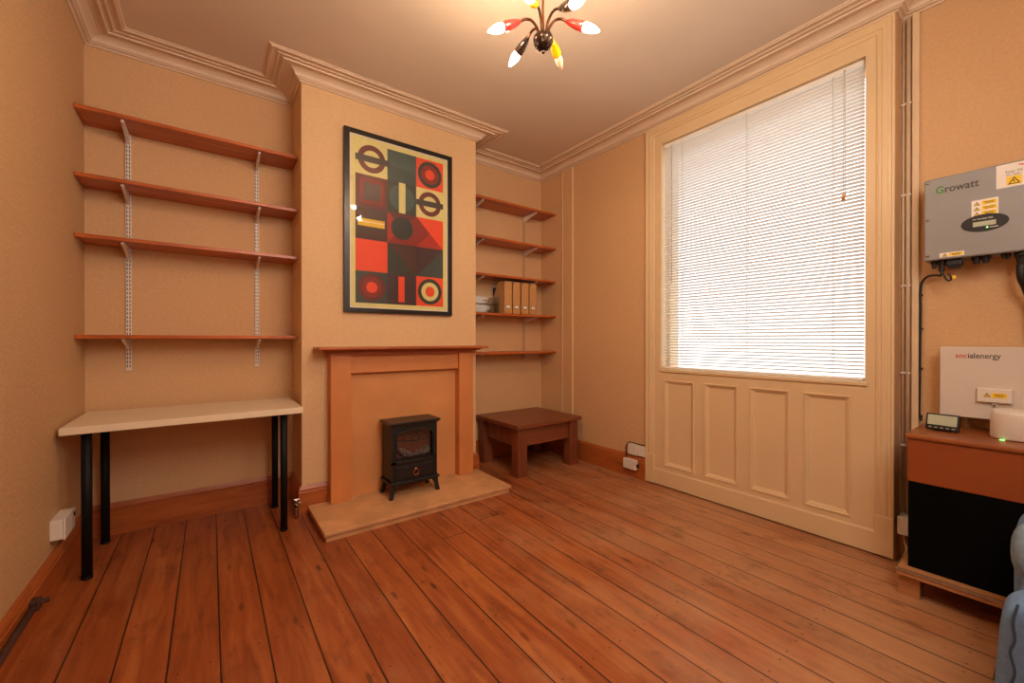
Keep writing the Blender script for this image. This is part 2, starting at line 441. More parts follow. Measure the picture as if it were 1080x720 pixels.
# window_1: panelled surround, sash and panes
win = bpy.data.objects.new('window_1', None); COL.objects.link(win); win.location = (XR, 1.328, 0); win['kind'] = 'structure'; WORLD[win.name] = Vector((XR, 1.328, 0))
WY0, WY1, OY0, OY1, OZ0, OZ1 = .543, 2.1135, .668, 1.972, .962, 2.812
AP = [(0, 0), (.006, 0), (.006, -.016), (.016, -.018), (.016, -.030), (.022, -.034), (.022, -.052), (.014, -.056), (.014, -.066), (.008, -.070), (.004, -.080), (0, -.080)]
def arch_profile(): # (inward distance from outer edge, height towards room)
    return [(0, 0), (0, .020), (.010, .022), (.014, .017), (.026, .016), (.030, .019), (.052, .018), (.056, .013), (.064, .012), (.068, .016), (.076, .014), (.082, .006), (.082, 0)]
def frame_sweep(mb, y0, y1, z0, z1, prof, xbase, closed=True, legs_to=None):
    """mitred picture-frame moulding in the plane x = xbase, profile (inset, rise towards -x)"""
    b = bmesh.new()
    if closed: cor = [(y0, z0, 1, 1), (y1, z0, -1, 1), (y1, z1, -1, -1), (y0, z1, 1, -1)]
    else: cor = [(y0, z0, 1, 0), (y0, z1, 1, -1), (y1, z1, -1, -1), (y1, z0, -1, 0)]
    rows = [[b.verts.new((xbase-r, y+sy*d, z+sz*d)) for d, r in prof] for y, z, sy, sz in cor]
    n = len(rows)
    for i in range(n if closed else n-1):
        A, B = rows[i], rows[(i+1) % n]
        for k in range(len(prof)-1): b.faces.new((A[k], A[k+1], B[k+1], B[k]))
    bmesh.ops.recalc_face_normals(b, faces=b.faces[:]); mb._add(b, False)
a = MB(); frame_sweep(a, WY0, WY1, .23, 2.975, arch_profile(), XR, False)
a.box(XR-.022, XR+.004, WY0, WY0+.082, .012, .232, .003); a.box(XR-.022, XR+.004, WY1-.082, WY1, .008, .25, .003)
a.build('architrave', M['gloss'], win)
f = MB()
f.box(XR-.008, XR+.06, OY1, WY1-.08, .05, 2.90); f.box(XR-.008, XR+.06, WY0+.08, OY0, .05, 2.90); f.box(XR-.008, XR+.06, OY0, OY1, OZ1, 2.90)
f.box(XR-.018, XR+.06, OY0-.012, OY1+.006, OZ0-.022, OZ0, .004)       # sill bead
f.box(XR+.06, XR+.25, OY1, 2.09, 0, 2.955); f.box(XR+.06, XR+.25, .565, OY0, 0, 2.955); f.box(XR+.06, XR+.25, OY0, OY1, OZ1, 2.955)
f.box(XR+.0, XR+.07, .565, 2.09, 2.90, 2.955)
f.build('window_frame', M['gloss'], win)
g = MB()
panels = [(1.682, 1.942), (1.360, 1.607), (1.040, 1.285), (.728, .967)]
PZ0, PZ1 = .172, .878
ys = [OY0]+[v for p in sorted(panels) for v in p]+[OY1]
for i in range(0, len(ys), 2): g.box(XR-.008, XR+.04, ys[i], ys[i+1], PZ0, PZ1)
g.box(XR-.008, XR+.04, OY0, OY1, PZ1, OZ0-.018); g.box(XR-.008, XR+.04, OY0, OY1, .13, PZ0)
g.box(XR+.045, XR+.25, OY0+.001, OY1-.001, 0, OZ0-.02)
g.prism([(XR-.014, .010), (XR+.04, .010), (XR+.04, .14), (XR-.008, .14), (XR-.014, .128)], 'y', WY0+.08, WY1-.08)
for y0, y1 in panels:
    g.box(XR+.006, XR+.03, y0-.001, y1+.001, PZ0-.001, PZ1+.001)
    frame_sweep(g, y0, y1, PZ0, PZ1, [(0, .008), (.002, .013), (.010, .014), (.014, .006), (.022, .004), (.026, -.002), (.034, -.006)], XR)
g.build('apron_panel', M['gloss'], win)
g = MB()
SX0, SX1 = 3.09, 3.13
for z0, z1 in ((OZ0-.02, OZ0+.015), (OZ1-.02, OZ1+.02)): g.box(SX0, SX1, OY0-.01, OY1+.01, z0, z1, .004)
for y0, y1 in ((OY0-.01, OY0+.012), (OY1-.012, OY1+.01)): g.box(SX0, SX1, y0, y1, OZ0, OZ1, .004)
sash = g.build('sash', M['gloss'], win)
g = MB(); g.box(3.107, 3.111, OY0+.010, OY1-.010, OZ0+.013, OZ1-.018); g.build('pane', M['glass'], win)

# right-hand strip beside the window: dusty plaster band, conduits and a boxed cable trunk
struct(MB().box(XR2-.004, XR2, .492, YJ, .19, ZC), 'trim_2', M['dusty'])
struct(MB().box(XR2-.022, XR2, .464, .492, .62, ZC, .003), 'trim_3', M['conduit'])

# ------------------------------------------------------------------ blind
bl = thing('venetian_blind', (3.03, 1.32, OZ0), 'white slatted venetian blind lowered over the tall window', 'blind')
BX = 3.025; By0, By1 = OY0+.012, OY1-.012
s = MB(); z = OZ0+.045; tilt = -math.radians(24); n = 0
while z < OZ1-.04:
    b = bmesh.new(); rows = []
    jig = random.uniform(-.02, .02)
    for k in range(5):
        u = (k/4-.5)*.0255; cr = .0022*(1-(2*k/4-1)**2)
        dx = u*math.cos(tilt+jig)-cr*math.sin(tilt+jig); dz = u*math.sin(tilt+jig)+cr*math.cos(tilt+jig)
        rows.append([b.verts.new((BX+dx, y, z+dz)) for y in (By0, By1)])
    for p, q in zip(rows, rows[1:]): b.faces.new((p[0], p[1], q[1], q[0]))
    s._add(b, True); z += .0222; n += 1
s.build('slats', M['slat'], bl)
MB().box(BX-.014, BX+.014, By0, By1, OZ1-.032, OZ1-.003, .002).build('headrail', M['rail'], bl)
MB().box(BX-.013, BX+.013, By0, By1, OZ0+.006, OZ0+.022, .004).build('bottom_rail', M['rail'], bl)
for y in (1.80, 1.315, .825):
    c = MB(); c.cyl((BX-.0135, y, OZ0+.02), (BX-.0135, y, OZ1-.03), .0011, n=6); c.cyl((BX+.0125, y, OZ0+.02), (BX+.0125, y, OZ1-.03), .0011, n=6)
    c.build('ladder_cord', M['cord'], bl)
wd = MB().cyl((BX-.024, 1.885, OZ1-.03), (BX-.022, 1.885, 1.66), .0035, n=8).build('tilt_wand', M['cord'], bl)
c = MB(); c.tube([(BX-.022, .765, OZ1-.02), (BX-.022, .764, 2.06)], .0014, 6); c.tube([(BX-.022, .77, OZ1-.02), (BX-.022, .772, 2.06)], .0014, 6)
pc = c.build('pull_cord', M['cord'], bl)
c = MB(); c.cyl((BX-.022, .764, 2.065), (BX-.022, .768, 2.02), .003, .006, 10); c.cyl((BX-.024, .772, 2.065), (BX-.026, .777, 2.025), .003, .006, 10)
c.build('cord_tassel', M['kraft'], pc)

# ------------------------------------------------------------------ shelving
def shelf(x0, x1, z, label, group, depth=.25):
    """z = top surface"""
    o = MB().box(x0, x1, YB-depth, YB-.004, z-.022, z, .003).build('wall_shelf', M['shelf'])
    return tag(o, label, 'shelf', group)
def upright(x, z0, z1, tops, label, group, mat='whitemetal'):
    t = thing('shelf_upright', (x, YB, z0), label, 'shelf support', group)
    r = MB(); r.mat(M[mat]).box(x-.0135, x+.0135, YB-.012, YB, z0, z1, .002)
    r.mat(M['slot']); zz = z0+.02
    while zz < z1-.03:
        for sx in (-1, 1): r.box(x+sx*.0062-.0022, x+sx*.0062+.0022, YB-.0126, YB-.011, zz, zz+.016)
        zz += .0254
    r.build('rail', None, t)
    for zt in tops:
        zu = zt-.022
        b = MB()
        prof = [(YB-.012, zu-.0005), (YB-.222, zu-.0005), (YB-.222, zu-.012), (YB-.17, zu-.022), (YB-.05, zu-.052), (YB-.012, zu-.066)]
        b.prism(prof, 'x', x-.007, x+.007)
        b.build('bracket', M['whitemetal'], t)
LZ = [2.512, 2.135, 1.797, 1.231]
ln = ['top', 'second from the top', 'third from the top', 'bottom']
for z, nm in zip(LZ, ln):
    shelf(XL+.002, XC0-.003, z, {'top': 'empty stained pine wall shelf, highest one above the white desk',
        'second from the top': 'empty stained pine shelf above the white desk, second from the top',
        'third from the top': 'empty stained pine shelf above the white desk, third from the top',
        'bottom': 'empty stained pine shelf above the white desk, lowest one'}[nm], 'shelves in the left alcove')
upright(-.412, 1.01, 2.50, LZ, 'white slotted steel shelf upright above the white desk, left one by the side wall', 'shelf uprights')
upright(.273, 1.01, 2.50, LZ, 'white slotted steel shelf upright above the white desk, right one by the chimney breast', 'shelf uprights')
RZ = [2.560, 2.190, 1.836, 1.464, 1.085]
rl = ['stained wooden shelf at the top of the right alcove, empty', 'empty wooden shelf in the right alcove, second from the top',
      'wooden shelf directly above the card magazine files', 'wooden shelf holding the card magazine files', 'empty wooden shelf at the bottom of the right alcove, over the coffee table']
for z, lb in zip(RZ, rl): shelf(XC1+.003, XR-.003, z, lb, 'shelves in the right alcove')
upright(2.743, .98, 2.62, RZ, 'shade-tinted tan slotted shelf upright in the right alcove, seen behind the magazine files', 'shelf uprights', 'shademetal')
upright(2.085, .98, 2.62, RZ, 'shade-tinted tan shelf upright in the right alcove, mostly hidden behind the chimney breast edge', 'shelf uprights', 'shademetal')

# magazine files
fx = [2.316, 2.421, 2.530, 2.636]
fl = ['brown card magazine file, first from the left and next to the clear tray', 'brown card magazine file, second from the left on the shelf',
      'brown card magazine file, third from the left on the shelf', 'brown card magazine file, last one on the right on the shelf']
def magazine_file(x, lb, z0=1.464):
    W, D, Hh = .098, .215, .318; y0 = 3.262
    t = thing('magazine_file', (x+W/2, y0+D/2, z0), lb, 'magazine file', 'card magazine files')
    th = .003; b = MB(); z1 = z0+Hh
    b.mat(M['kraft']).box(x, x+W, y0, y0+th, z0+.001, z1)
    side = [(y0, z0+.001), (y0+D, z0+.001), (y0+D, z0+.115), (y0+.115, z1-.02), (y0+.095, z1), (y0, z1)]
    b.prism(side, 'x', x, x+th); b.prism(side, 'x', x+W-th, x+W)
    b.box(x, x+W, y0+D-th, y0+D, z0+.001, z0+.115); b.mat(M['kraftdark']).box(x+th, x+W-th, y0, y0+D, z0+.001, z0+.004)
    b.build('file_body', None, t)
    h = MB(); h.mat(M['chrome']); lx0, lx1, lz0, lz1 = x+.022, x+.076, z0+.046, z0+.086
    h.box(lx0, lx1, y0-.003, y0, lz1-.004, lz1); h.box(lx0, lx1, y0-.004, y0, lz0, lz0+.008); h.box(lx0, lx0+.004, y0-.003, y0, lz0, lz1); h.box(lx1-.004, lx1, y0-.003, y0, lz0, lz1)
    h.mat(M['paper']).box(lx0+.004, lx1-.004, y0-.0012, y0, lz0+.008, lz1-.004)
    h.build('label_holder', None, t)
    e = MB(); e.cyl((x+.012, y0-.002, z1-.012), (x+.012, y0+.001, z1-.012), .008, n=14); e.build('eyelet', M['chrome'], t)
    return t
for x, lb in zip(fx, fl): magazine_file(x, lb)
# papers sticking out of the files
d = MB(); d.mat(M['bluedark']).box(2.322, 2.332, 3.30, 3.465, 1.4690, 1.735); d.mat(M['paper']).box(2.334, 2.352, 3.302, 3.470, 1.469, 1.752)
tag(d.build('document_bundle'), 'dark blue and white papers standing in the leftmost magazine file', 'papers')
d = MB(); d.mat(M['bluedark']).box(2.54, 2.60, 3.30, 3.47, 1.469, 1.79)
tag(d.build('document_bundle'), 'dark folder standing in the third magazine file', 'papers')
# clear tray with papers
tr = thing('clear_letter_tray', (2.11, 3.37, 1.464), 'clear acrylic letter tray beside the magazine files', 'tray')
b = MB()
x0, x1, y0, y1, z0 = 1.98, 2.262, 3.262, 3.47, 1.465
b.box(x0, x1, y0, y1, z0, z0+.003); b.box(x0, x1, y0, y1, z0+.082, z0+.085)
for yy in (y0, y1-.003): b.box(x0, x1, yy, yy+.003, z0+.003, z0+.165)
for xx in (x0, x1-.003): b.box(xx, xx+.003, y0+.003, y1-.003, z0+.003, z0+.165)
b.build('tray_body', M['acrylic'], tr)
d = MB()
for k in range(7):
    a = random.uniform(-.06, .06)
    d.box(x0+.012+random.uniform(0, .008), x0+.155+random.uniform(-.02, .03), y0+.02, y1-.02, z0+.0035+k*.010, z0+.0115+k*.010)
for k in range(6):
    d.box(x0+.012+random.uniform(0, .008), x0+.12+random.uniform(-.02, .05), y0+.02, y1-.02, z0+.0855+k*.011, z0+.0945+k*.011)
tag(d.build('paper_stack', M['paper']), 'loose white papers lying inside the clear letter tray', 'papers')

# ------------------------------------------------------------------ desk
dk = thing('desk', (-.06, 3.16, 0), 'narrow white topped desk with four black tube legs in the left alcove', 'desk')
DZ0, DZ1 = .738, .775
MB().box(-.588, .474, 2.868, 3.44, DZ0, DZ1, .003).build('tabletop', M['desk'], dk)
for x, y in ((-.502, 2.925), (.372, 2.925), (-.502, 3.372), (.372, 3.372)):
    b = MB(); b.mat(M['black']).cyl((x, y, .012), (x, y, DZ0), .0205, n=24); b.cyl((x, y, DZ0-.006), (x, y, DZ0), .045, n=24)
    b.cyl((x, y, 0), (x, y, .013), .0225, n=24); b.build('leg', None, dk)

# ------------------------------------------------------------------ fireplace
h = thing('hearth', (1.224, 2.86, 0), 'low stone hearth slab in front of the fireplace', 'hearth')
MB().box(.551, 1.897, 2.600, YC, 0, .034).build('hearth_base', M['stone'], h)
MB().box(.539, 1.909, 2.586, YC, .034, .056, .004).build('hearth_slab', M['stone'], h)
fp = thing('fireplace_surround', (1.246, 3.06, .056), 'brown wooden mantelpiece and fire surround on the chimney breast', 'fireplace')
HZ = .056
MB().box(.672, .808, 3.024, YC, HZ, 1.10, .003).build('pilaster', M['mdf'], fp)
MB().box(1.686, 1.822, 3.024, YC, HZ, 1.10, .003).build('pilaster', M['mdf'], fp)
MB().box(.808, 1.686, 3.048, YC, .962, 1.10, .002).build('frieze', M['mdf'], fp)
MB().box(.808, 1.686, 3.098, YC, HZ, .962).build('back_panel', M['mdf2'], fp)
m = MB()
def slabring(z0, z1, o, bev=.002): m.box(.668-o, 1.826+o, 3.016-o, YC, z0, z1, bev)
slabring(1.094, 1.108, .004); slabring(1.108, 1.118, .018, .004); slabring(1.118, 1.126, .036, .004); slabring(1.126, 1.134, .052, .004); slabring(1.134, 1.153, .092, .005)
m.build('mantel_shelf', M['mantel'], fp)

# ------------------------------------------------------------------ electric stove
st = thing('electric_stove_heater', (1.22, 2.95, HZ), 'small black electric stove heater standing on the hearth', 'heater')
sx0, sx1, sy0, sy1, sz0, sz1 = 1.042, 1.398, 2.858, 3.045, .172, .582
MB().box(sx0-.022, sx1+.022, sy0-.022, sy1+.012, .588, .606, .005).box(sx0-.012, sx1+.012, sy0-.012, sy1+.006, .578, .589, .003).build('top_plate', M['irontop'], st)
b = MB()
b.box(sx0, sx0+.014, sy0+.012, sy1, sz0, sz1, .002); b.box(sx1-.014, sx1, sy0+.012, sy1, sz0, sz1, .002); b.box(sx0, sx1, sy1-.01, sy1, sz0, sz1); b.box(sx0, sx1, sy0+.012, sy1, sz0, sz0+.01); b.box(sx0, sx1, sy0+.012, sy1, sz1-.01, sz1)
b.build('stove_body', M['iron'], st)
b = MB(); b.box(sx0-.016, sx1+.016, sy0-.018, sy1+.008, .158, .174, .004); b.box(sx0-.006, sx1+.006, sy0-.008, sy1, .148, .158)
b.build('base_plate', M['iron'], st)
b = MB(); b.box(1.11, 1.33, 2.90, 3.01, .122, .149, .004); b.build('heater_outlet', M['blackpl'], st)
# front door with an arched opening
dx0, dx1, dz0, dz1 = 1.072, 1.372, .302, .556
def arch(x0, x1, zb, zs, rise, n=18):
    pts = [(x0, zb), (x1, zb)]
    for k in range(n+1):
        a = PI*k/n; pts.append(((x0+x1)/2+(x1-x0)/2*math.cos(a), zs+rise*math.sin(a)))
    return pts
d = MB(); fy0, fy1 = sy0, sy0+.014
inner = arch(dx0+.008, dx1-.008, .318, .492, .052)[2:]
outer_top = sz1
bmx = bmesh.new()
def strip(pin, zt, y0, y1):
    for (xa, za), (xb, zb) in zip(pin, pin[1:]):
        P = [(xa, za), (xa, zt), (xb, zt), (xb, zb)]
        d.prism(P, 'y', y0, y1)
strip(inner, sz1, fy0, fy1)
d.box(sx0, dx0+.008, fy0, fy1, .30, sz1); d.box(dx1-.008, sx1, fy0, fy1, .30, sz1); d.box(sx0, sx1, fy0, fy1, .296, .318)
d.box(sx0, sx1, fy0, fy1, sz0, .296)
d.build('front_plate', M['iron'], st)
a = MB()
ap = arch(dx0+.006, dx1-.006, .318, .492, .054, 24)
a.rings([((x, fy0-.003, z), .005) for x, z in ap[2:]], 8); a.box(dx0-.002, dx0+.010, fy0-.007, fy0, .312, .494, .002); a.box(dx1-.010, dx1+.002, fy0-.007, fy0, .312, .494, .002)
a.box(dx0-.002, dx1+.002, fy0-.010, fy0, .306, .320, .003)
a.build('door_frame', M['iron'], st)
d2 = MB(); d2.box(sx0+.03, sx1-.03, fy0-.006, fy0, .19, .285, .003); d2.box(sx0+.044, sx1-.044, fy0-.0085, fy0-.005, .204, .271, .002)
dr = d2.build('drawer_front', M['iron'], st)
k = MB()
kc = Vector((1.222, fy0-.016, .228))
k.rings([((kc.x+.020*math.sin(t), kc.y-.001, kc.z+.022*math.cos(t)), .0038) for t in [2*PI*i/28 for i in range(29)]], 8)
k.cyl((kc.x, fy0-.008, kc.z+.026), (kc.x, fy0-.022, kc.z+.026), .007, n=12)
k.build('ring_pull', M['copper'], dr)
g = MB()
# spider-web fretwork in the arch
cx, cz = 1.222, .472
g.rings([((dx0+.012+(dx1-dx0-.024)*i/20, fy0+.004, .470-.012*math.sin(PI*i/20)), .003) for i in range(21)], 6)
for ang in (20, 50, 75, 105, 130, 160):
    a_ = math.radians(ang); r = .075 if 40 < ang < 140 else .12
    g.cyl((cx+.03*math.cos(a_), fy0+.004, cz+.012*math.sin(a_)), (cx+r*math.cos(a_), fy0+.004, cz+min(r*math.sin(a_), .072)), .0028, n=6)
g.rings([((cx+.034*math.cos(t), fy0+.004, cz+.022*math.sin(t)), .003) for t in [2*PI*i/20 for i in range(21)]], 6)
g.rings([((cx+.095*math.cos(t), fy0+.004, cz+.050*math.sin(t)), .0024) for t in [PI*i/20 for i in range(21)]], 6)
g.build('fretwork', M['iron'], st)
b = MB(); b.box(sx0+.016, sx1-.016, sy0+.09, sy0+.095, .31, .56); b.box(sx0+.016, sx1-.016, sy0+.02, sy0+.09, .31, .318)
b.build('firebox', M['recess'], st)
c = MB()
for i in range(46):
    x = random.uniform(dx0+.02, dx1-.02); t_ = (x-dx0)/(dx1-dx0); zt = .350+.022*math.sin(t_*9)+.02*abs(t_-.5)
    c.blob((x, random.uniform(sy0+.035, sy0+.07), random.uniform(.335, zt+.012)), (random.uniform(.012, .026), .012, random.uniform(.010, .018)), .8, 8, 6)
c.build('embers', M['coal'], st)
b = MB()
x = dx0+.014
while x < dx1-.012:
    b.box(x, x+.006, fy0+.006, fy0+.014, .318, .348, .002); x += .0145
b.box(dx0+.008, dx1-.008, fy0+.004, fy0+.012, .318, .326)
b.build('grate', M['iron'], st)
MB().box(dx0+.006, dx1-.006, fy0+.0165, fy0+.018, .318, .548).build('pane', M['glass'], st)
for ix, iy in ((0, 0), (1, 0), (0, 1), (1, 1)):
    xx, sgn = (sx0+.012, -1) if ix == 0 else (sx1-.012, 1)
    yy, sg2 = (sy0+.010, -1) if iy == 0 else (sy1-.010, 1)
    b = bmesh.new()
    top = [(xx-sgn*.030, yy-sg2*.026), (xx+sgn*.016, yy-sg2*.026), (xx+sgn*.016, yy+sg2*.016), (xx-sgn*.030, yy+sg2*.016)]
    mid = [(xx-sgn*.006, yy-sg2*.010), (xx+sgn*.020, yy-sg2*.010), (xx+sgn*.020, yy+sg2*.018), (xx-sgn*.006, yy+sg2*.018)]
    bot = [(xx+sgn*.004, yy-sg2*.002), (xx+sgn*.030, yy-sg2*.002), (xx+sgn*.030, yy+sg2*.024), (xx+sgn*.004, yy+sg2*.024)]
    R_ = [[b.verts.new((p[0], p[1], zz)) for p in q] for q, zz in ((top, .150), (mid, .110), (bot, HZ))]
    for A, B in zip(R_, R_[1:]):
        for q in range(4): b.faces.new((A[q], A[(q+1) % 4], B[(q+1) % 4], B[q]))
    b.faces.new(R_[0]); b.faces.new(R_[-1][::-1]); bmesh.ops.recalc_face_normals(b, faces=b.faces[:])
    mb = MB(); mb._add(b, False); mb.build('leg', M['iron'], st)

# ------------------------------------------------------------------ poster
po = thing('framed_poster', (1.217, YC-.015, 1.407), 'black framed abstract geometric poster above the mantelpiece', 'picture')
PX0, PX1, PZ0_, PZ1_ = .779, 1.656, 1.407, 2.756
f = MB(); fw = .040; y0, y1 = YC-.032, YC
f.box(PX0, PX0+fw, y0, y1, PZ0_, PZ1_, .002); f.box(PX1-fw, PX1, y0, y1, PZ0_, PZ1_, .002); f.box(PX0+fw, PX1-fw, y0, y1, PZ0_, PZ0_+fw*.85, .002); f.box(PX0+fw, PX1-fw, y0, y1, PZ1_-fw*.85, PZ1_, .002)
f.build('frame', M['frame'], po)
lp = MB(); ix0, ix1, iz0, iz1 = PX0+fw, PX1-fw, PZ0_+fw*.85, PZ1_-fw*.85
lp.box(ix0, ix0+.008, y0+.010, y1, iz0, iz1); lp.box(ix1-.008, ix1, y0+.010, y1, iz0, iz1); lp.box(ix0+.008, ix1-.008, y0+.010, y1, iz0, iz0+.008); lp.box(ix0+.008, ix1-.008, y0+.010, y1, iz1-.008, iz1)
lp.build('frame_lip', M['mount'], po)
pr = MB(); yb = YC-.016
def pq(col, pts, lay): pr.mat(PC[col]).quad(*[(x, yb-lay*.0003, z) for x, z in pts])
def prect(col, x0, x1, z0, z1, lay): pq(col, [(x0, z0), (x1, z0), (x1, z1), (x0, z1)], lay)
def pdisc(col, cx, cz, r, lay, n=40): pq(col, [(cx+r*math.cos(2*PI*k/n), cz+r*math.sin(2*PI*k/n)) for k in range(n)], lay)
prect('cream', ix0, ix1, iz0, iz1, 0)
GX = [.862, 1.102, 1.338, 1.577]; GZ = [2.680, 2.440, 2.198, 1.957, 1.719, 1.480]
def cell(c, r): return GX[c], GX[c+1], GZ[r+1], GZ[r]
def cc(c, r): a = cell(c, r); return (a[0]+a[1])/2, (a[2]+a[3])/2
for c, r, col in [(1, 0, 'teal'), (2, 0, 'orange'), (0, 1, 'maroon'), (1, 1, 'dgreen'), (0, 2, 'brown'), (1, 2, 'dred'), (2, 2, 'orange'), (0, 3, 'orange'), (1, 3, 'dgreen'), (2, 3, 'teal'), (0, 4, 'teal'), (1, 4, 'purple'), (2, 4, 'orange')]:
    prect(col, *cell(c, r), 1)
a = cell(1, 0); pq('teal2', [(a[0], a[3]), (a[0], a[2]+.12), (a[1], a[2]+.10), (a[1], a[3])], 2)
x, z = cc(0, 0); pdisc('maroon', x, z+.005, .104, 2); pdisc('cream', x, z+.005, .064, 3); prect('bar', GX[0], GX[1]+.02, z-.022, z+.026, 4)
x, z = cc(2, 0); pdisc('dgreen', x, z, .106, 2); pdisc('dred', x, z, .078, 3); pdisc('orange', x, z, .042, 4)
a = cell(0, 1); prect('dred', a[0]+.03, a[1]-.03, a[2]+.03, a[3]-.03, 2); prect('greym', a[0]+.058, a[1]-.055, a[2]+.055, a[3]-.055, 3); prect('maroon', a[0]+.10, a[1]-.10, a[2]+.10, a[3]-.10, 4) if False else None
x, z = cc(1, 1); pdisc('teal2', x, z, .104, 2); prect('cream', 1.194, 1.247, GZ[2]+.004, GZ[1]-.0, 3)
x, z = cc(2, 1); pdisc('maroon', x, z, .100, 2); pdisc('cream', x, z, .062, 3); prect('bar', GX[2], GX[3], z-.022, z+.024, 4)
prect('yellow', .880, 1.080, 2.056, 2.112, 2); prect('white', .880, 1.080, 2.086, 2.092, 3)
a = cell(1, 2); x, z = cc(1, 2); pq('dred2', [(a[0], a[3]), (x, z), (a[0], a[2])], 2); pq('maroon', [(a[0], a[3]), (a[1], a[3]), (x, z)], 2); pdisc('dgreen', x, z+.005, .090, 3)
a = cell(2, 2); pq('dred2', [(a[0], a[2]), (a[1], a[2]), (a[0], a[3])], 2); pq('dred', [(a[0], a[2]), ((a[0]+a[1])/2, (a[2]+a[3])/2), (a[0], a[3])], 3)
a = cell(1, 3); pq('brown', [(a[0], a[3]), (a[1], a[3]), (a[1], a[2])], 2)
a = cell(2, 3); pq('purple', [(a[0], a[2]), (a[1], a[3]), (a[0], a[3])], 2)
x, z = cc(0, 4); pdisc('maroon', x, z, .104, 2); pdisc('dred', x, z, .076, 3); pdisc('orange', x, z, .042, 4)
prect('orange', 1.189, 1.239, 1.500, 1.702, 2)
x, z = cc(2, 4); pdisc('dgreen', x, z, .106, 2); pdisc('cream', x, z, .076, 3); pdisc('orange', x, z, .042, 4)
pr.build('print', None, po)
MB().box(ix0+.001, ix1-.001, YC-.0235, YC-.0215, iz0+.001, iz1-.001).build('glazing', M['posterglass'], po)

# ------------------------------------------------------------------ coffee table
ct = thing('coffee_table', (2.50, 3.12, 0), 'low dark wooden coffee table in the right alcove corner', 'table')
cx0, cx1, cy0, cy1 = 2.115, 2.905, 2.785, 3.462
MB().box(cx0, cx1, cy0, cy1, .425, .463, .005).build('tabletop', M['coffee'], ct)
for x, y in ((cx0+.025, cy0+.022), (cx1-.135, cy0+.022), (cx0+.025, cy1-.112), (cx1-.135, cy1-.112)):
    MB().box(x, x+.105, y, y+.09, 0, .425, .004).build('leg', M['coffeez'], ct)
MB().box(cx0+.13, cx1-.135, cy0+.045, cy0+.067, .262, .425, .002).build('apron', M['coffee'], ct)
MB().box(cx0+.13, cx1-.135, cy1-.067, cy1-.045, .262, .425, .002).build('apron', M['coffee'], ct)
MB().box(cx0+.048, cx0+.07, cy0+.112, cy1-.112, .262, .425, .002).build('apron', M['coffeez'], ct)
MB().box(cx1-.07, cx1-.048, cy0+.112, cy1-.112, .262, .425, .002).build('apron', M['coffeez'], ct)

# ------------------------------------------------------------------ chandelier
HX, HY, HZc = 1.25, 1.445, 2.60
ch = thing('ceiling_chandelier', (HX, HY, 2.54), 'bronze ceiling light with curved arms and red, yellow and black lamp cups', 'ceiling light')
b = MB(); b.rings([((HX, HY, z), r) for r, z in ((.004, 2.556), (.016, 2.559), (.032, 2.570), (.043, 2.586), (.047, 2.600), (.044, 2.613), (.030, 2.622), (.012, 2.630))], 24); b.build('hub', M['bronze'], ch)
b = MB()
for k in range(8):
    a_ = 2*PI*k/8
    P = [(HX+r*math.cos(a_), HY+r*math.sin(a_), z) for r, z in ((.012, 2.555), (.034, 2.569), (.046, 2.588))]
    b.rings([(P[0], .002), (P[1], .005), (P[2], .002)], 6)
b.build('leaf_ornament', M['bronze'], ch)
MB().blob((HX, HY, 2.545), (.0095, .0095, .0095), 1, 14, 10).build('finial', M['bronze'], ch)
MB().cyl((HX, HY, 2.62), (HX, HY, 3.0), .0062, n=12).build('rod', M['brass'], ch)
MB().rings([((HX, HY, 2.985), .012), ((HX, HY, 3.0), .042), ((HX, HY, 3.035), .052), ((HX, HY, ZT), .054)], 28).build('ceiling_rose', M['bronze'], ch)
cy_, sy_ = math.cos(.6371), math.sin(.6371)
for ang, cup, lit in ((-8, 'red', True), (52, 'yellow', False) if False else (63, 'yellow', False), (128, 'blackenamel', True), (187, 'red', True), (250, 'yellow', True), (307, 'blackenamel', True)):
    a_ = math.radians(ang); u, v_ = math.cos(a_), math.sin(a_)      # across the view, away from the view
    dv = Vector((u*cy_+v_*sy_, -u*sy_+v_*cy_, 0))
    def P(r, z): return Vector((HX, HY, HZc)) + dv*r + Vector((0, 0, z))
    path = smooth_path([P(.018, .015), P(.030, .055), P(.055, .085), P(.085, .088), P(.112, .072)], 6)
    arm = MB().rings([(p, .0060) for p in path], 10).build('arm', M['armbronze'], ch)
    t0 = P(.106, .076); dr_ = (P(.27, .008)-t0).normalized()
    MB().rings([(t0+dr_*s_, r) for s_, r in ((0, .006), (.006, .010), (.025, .016), (.055, .0215), (.078, .0225), (.086, .0215))], 20).build('lamp_cup', M[cup], arm)
    MB().rings([(t0+dr_*s_, r) for s_, r in ((.0865, .015), (.094, .018), (.108, .0195), (.124, .018), (.142, .0125), (.155, .007), (.164, .002))], 14).build('candle_bulb', M['bulb'] if lit else M['deadbulb'], arm)

# ------------------------------------------------------------------ right-hand wall equipment
TX = Matrix(((0, 0, -1, 0), (-1, 0, 0, 0), (0, 1, 0, 0), (0, 0, 0, 1)))   # text plane -> facing -x, reading towards -y
def face(x, y, z): return Matrix.Translation((x, y, z)) @ TX
iv = thing('solar_inverter', (3.03, .24, 1.606), 'grey wall mounted solar inverter box with oval display', 'inverter')
IX = 2.958
MB().box(IX, XR2-.012, .058, .427, 1.606, 2.020, .006).build('casing', M['grey'], iv)
MB().box(XR2-.014, XR2, .09, .40, 1.66, 1.98).build('wall_plate', M['grey'], iv)
for z in (2.001, 1.814, 1.630):
    for y in (.413, .072):
        b = MB(); b.cyl((IX-.002, y, z), (IX+.002, y, z), .0065, n=14); b.build('screw', M['chrome'], iv)
t = MB(); text_mesh(t, 'Growatt', .050, face(IX-.0006, .386, 1.940), [(1, M['greenink']), (6, M['greyink'])], sx=.83, bold=.0008)
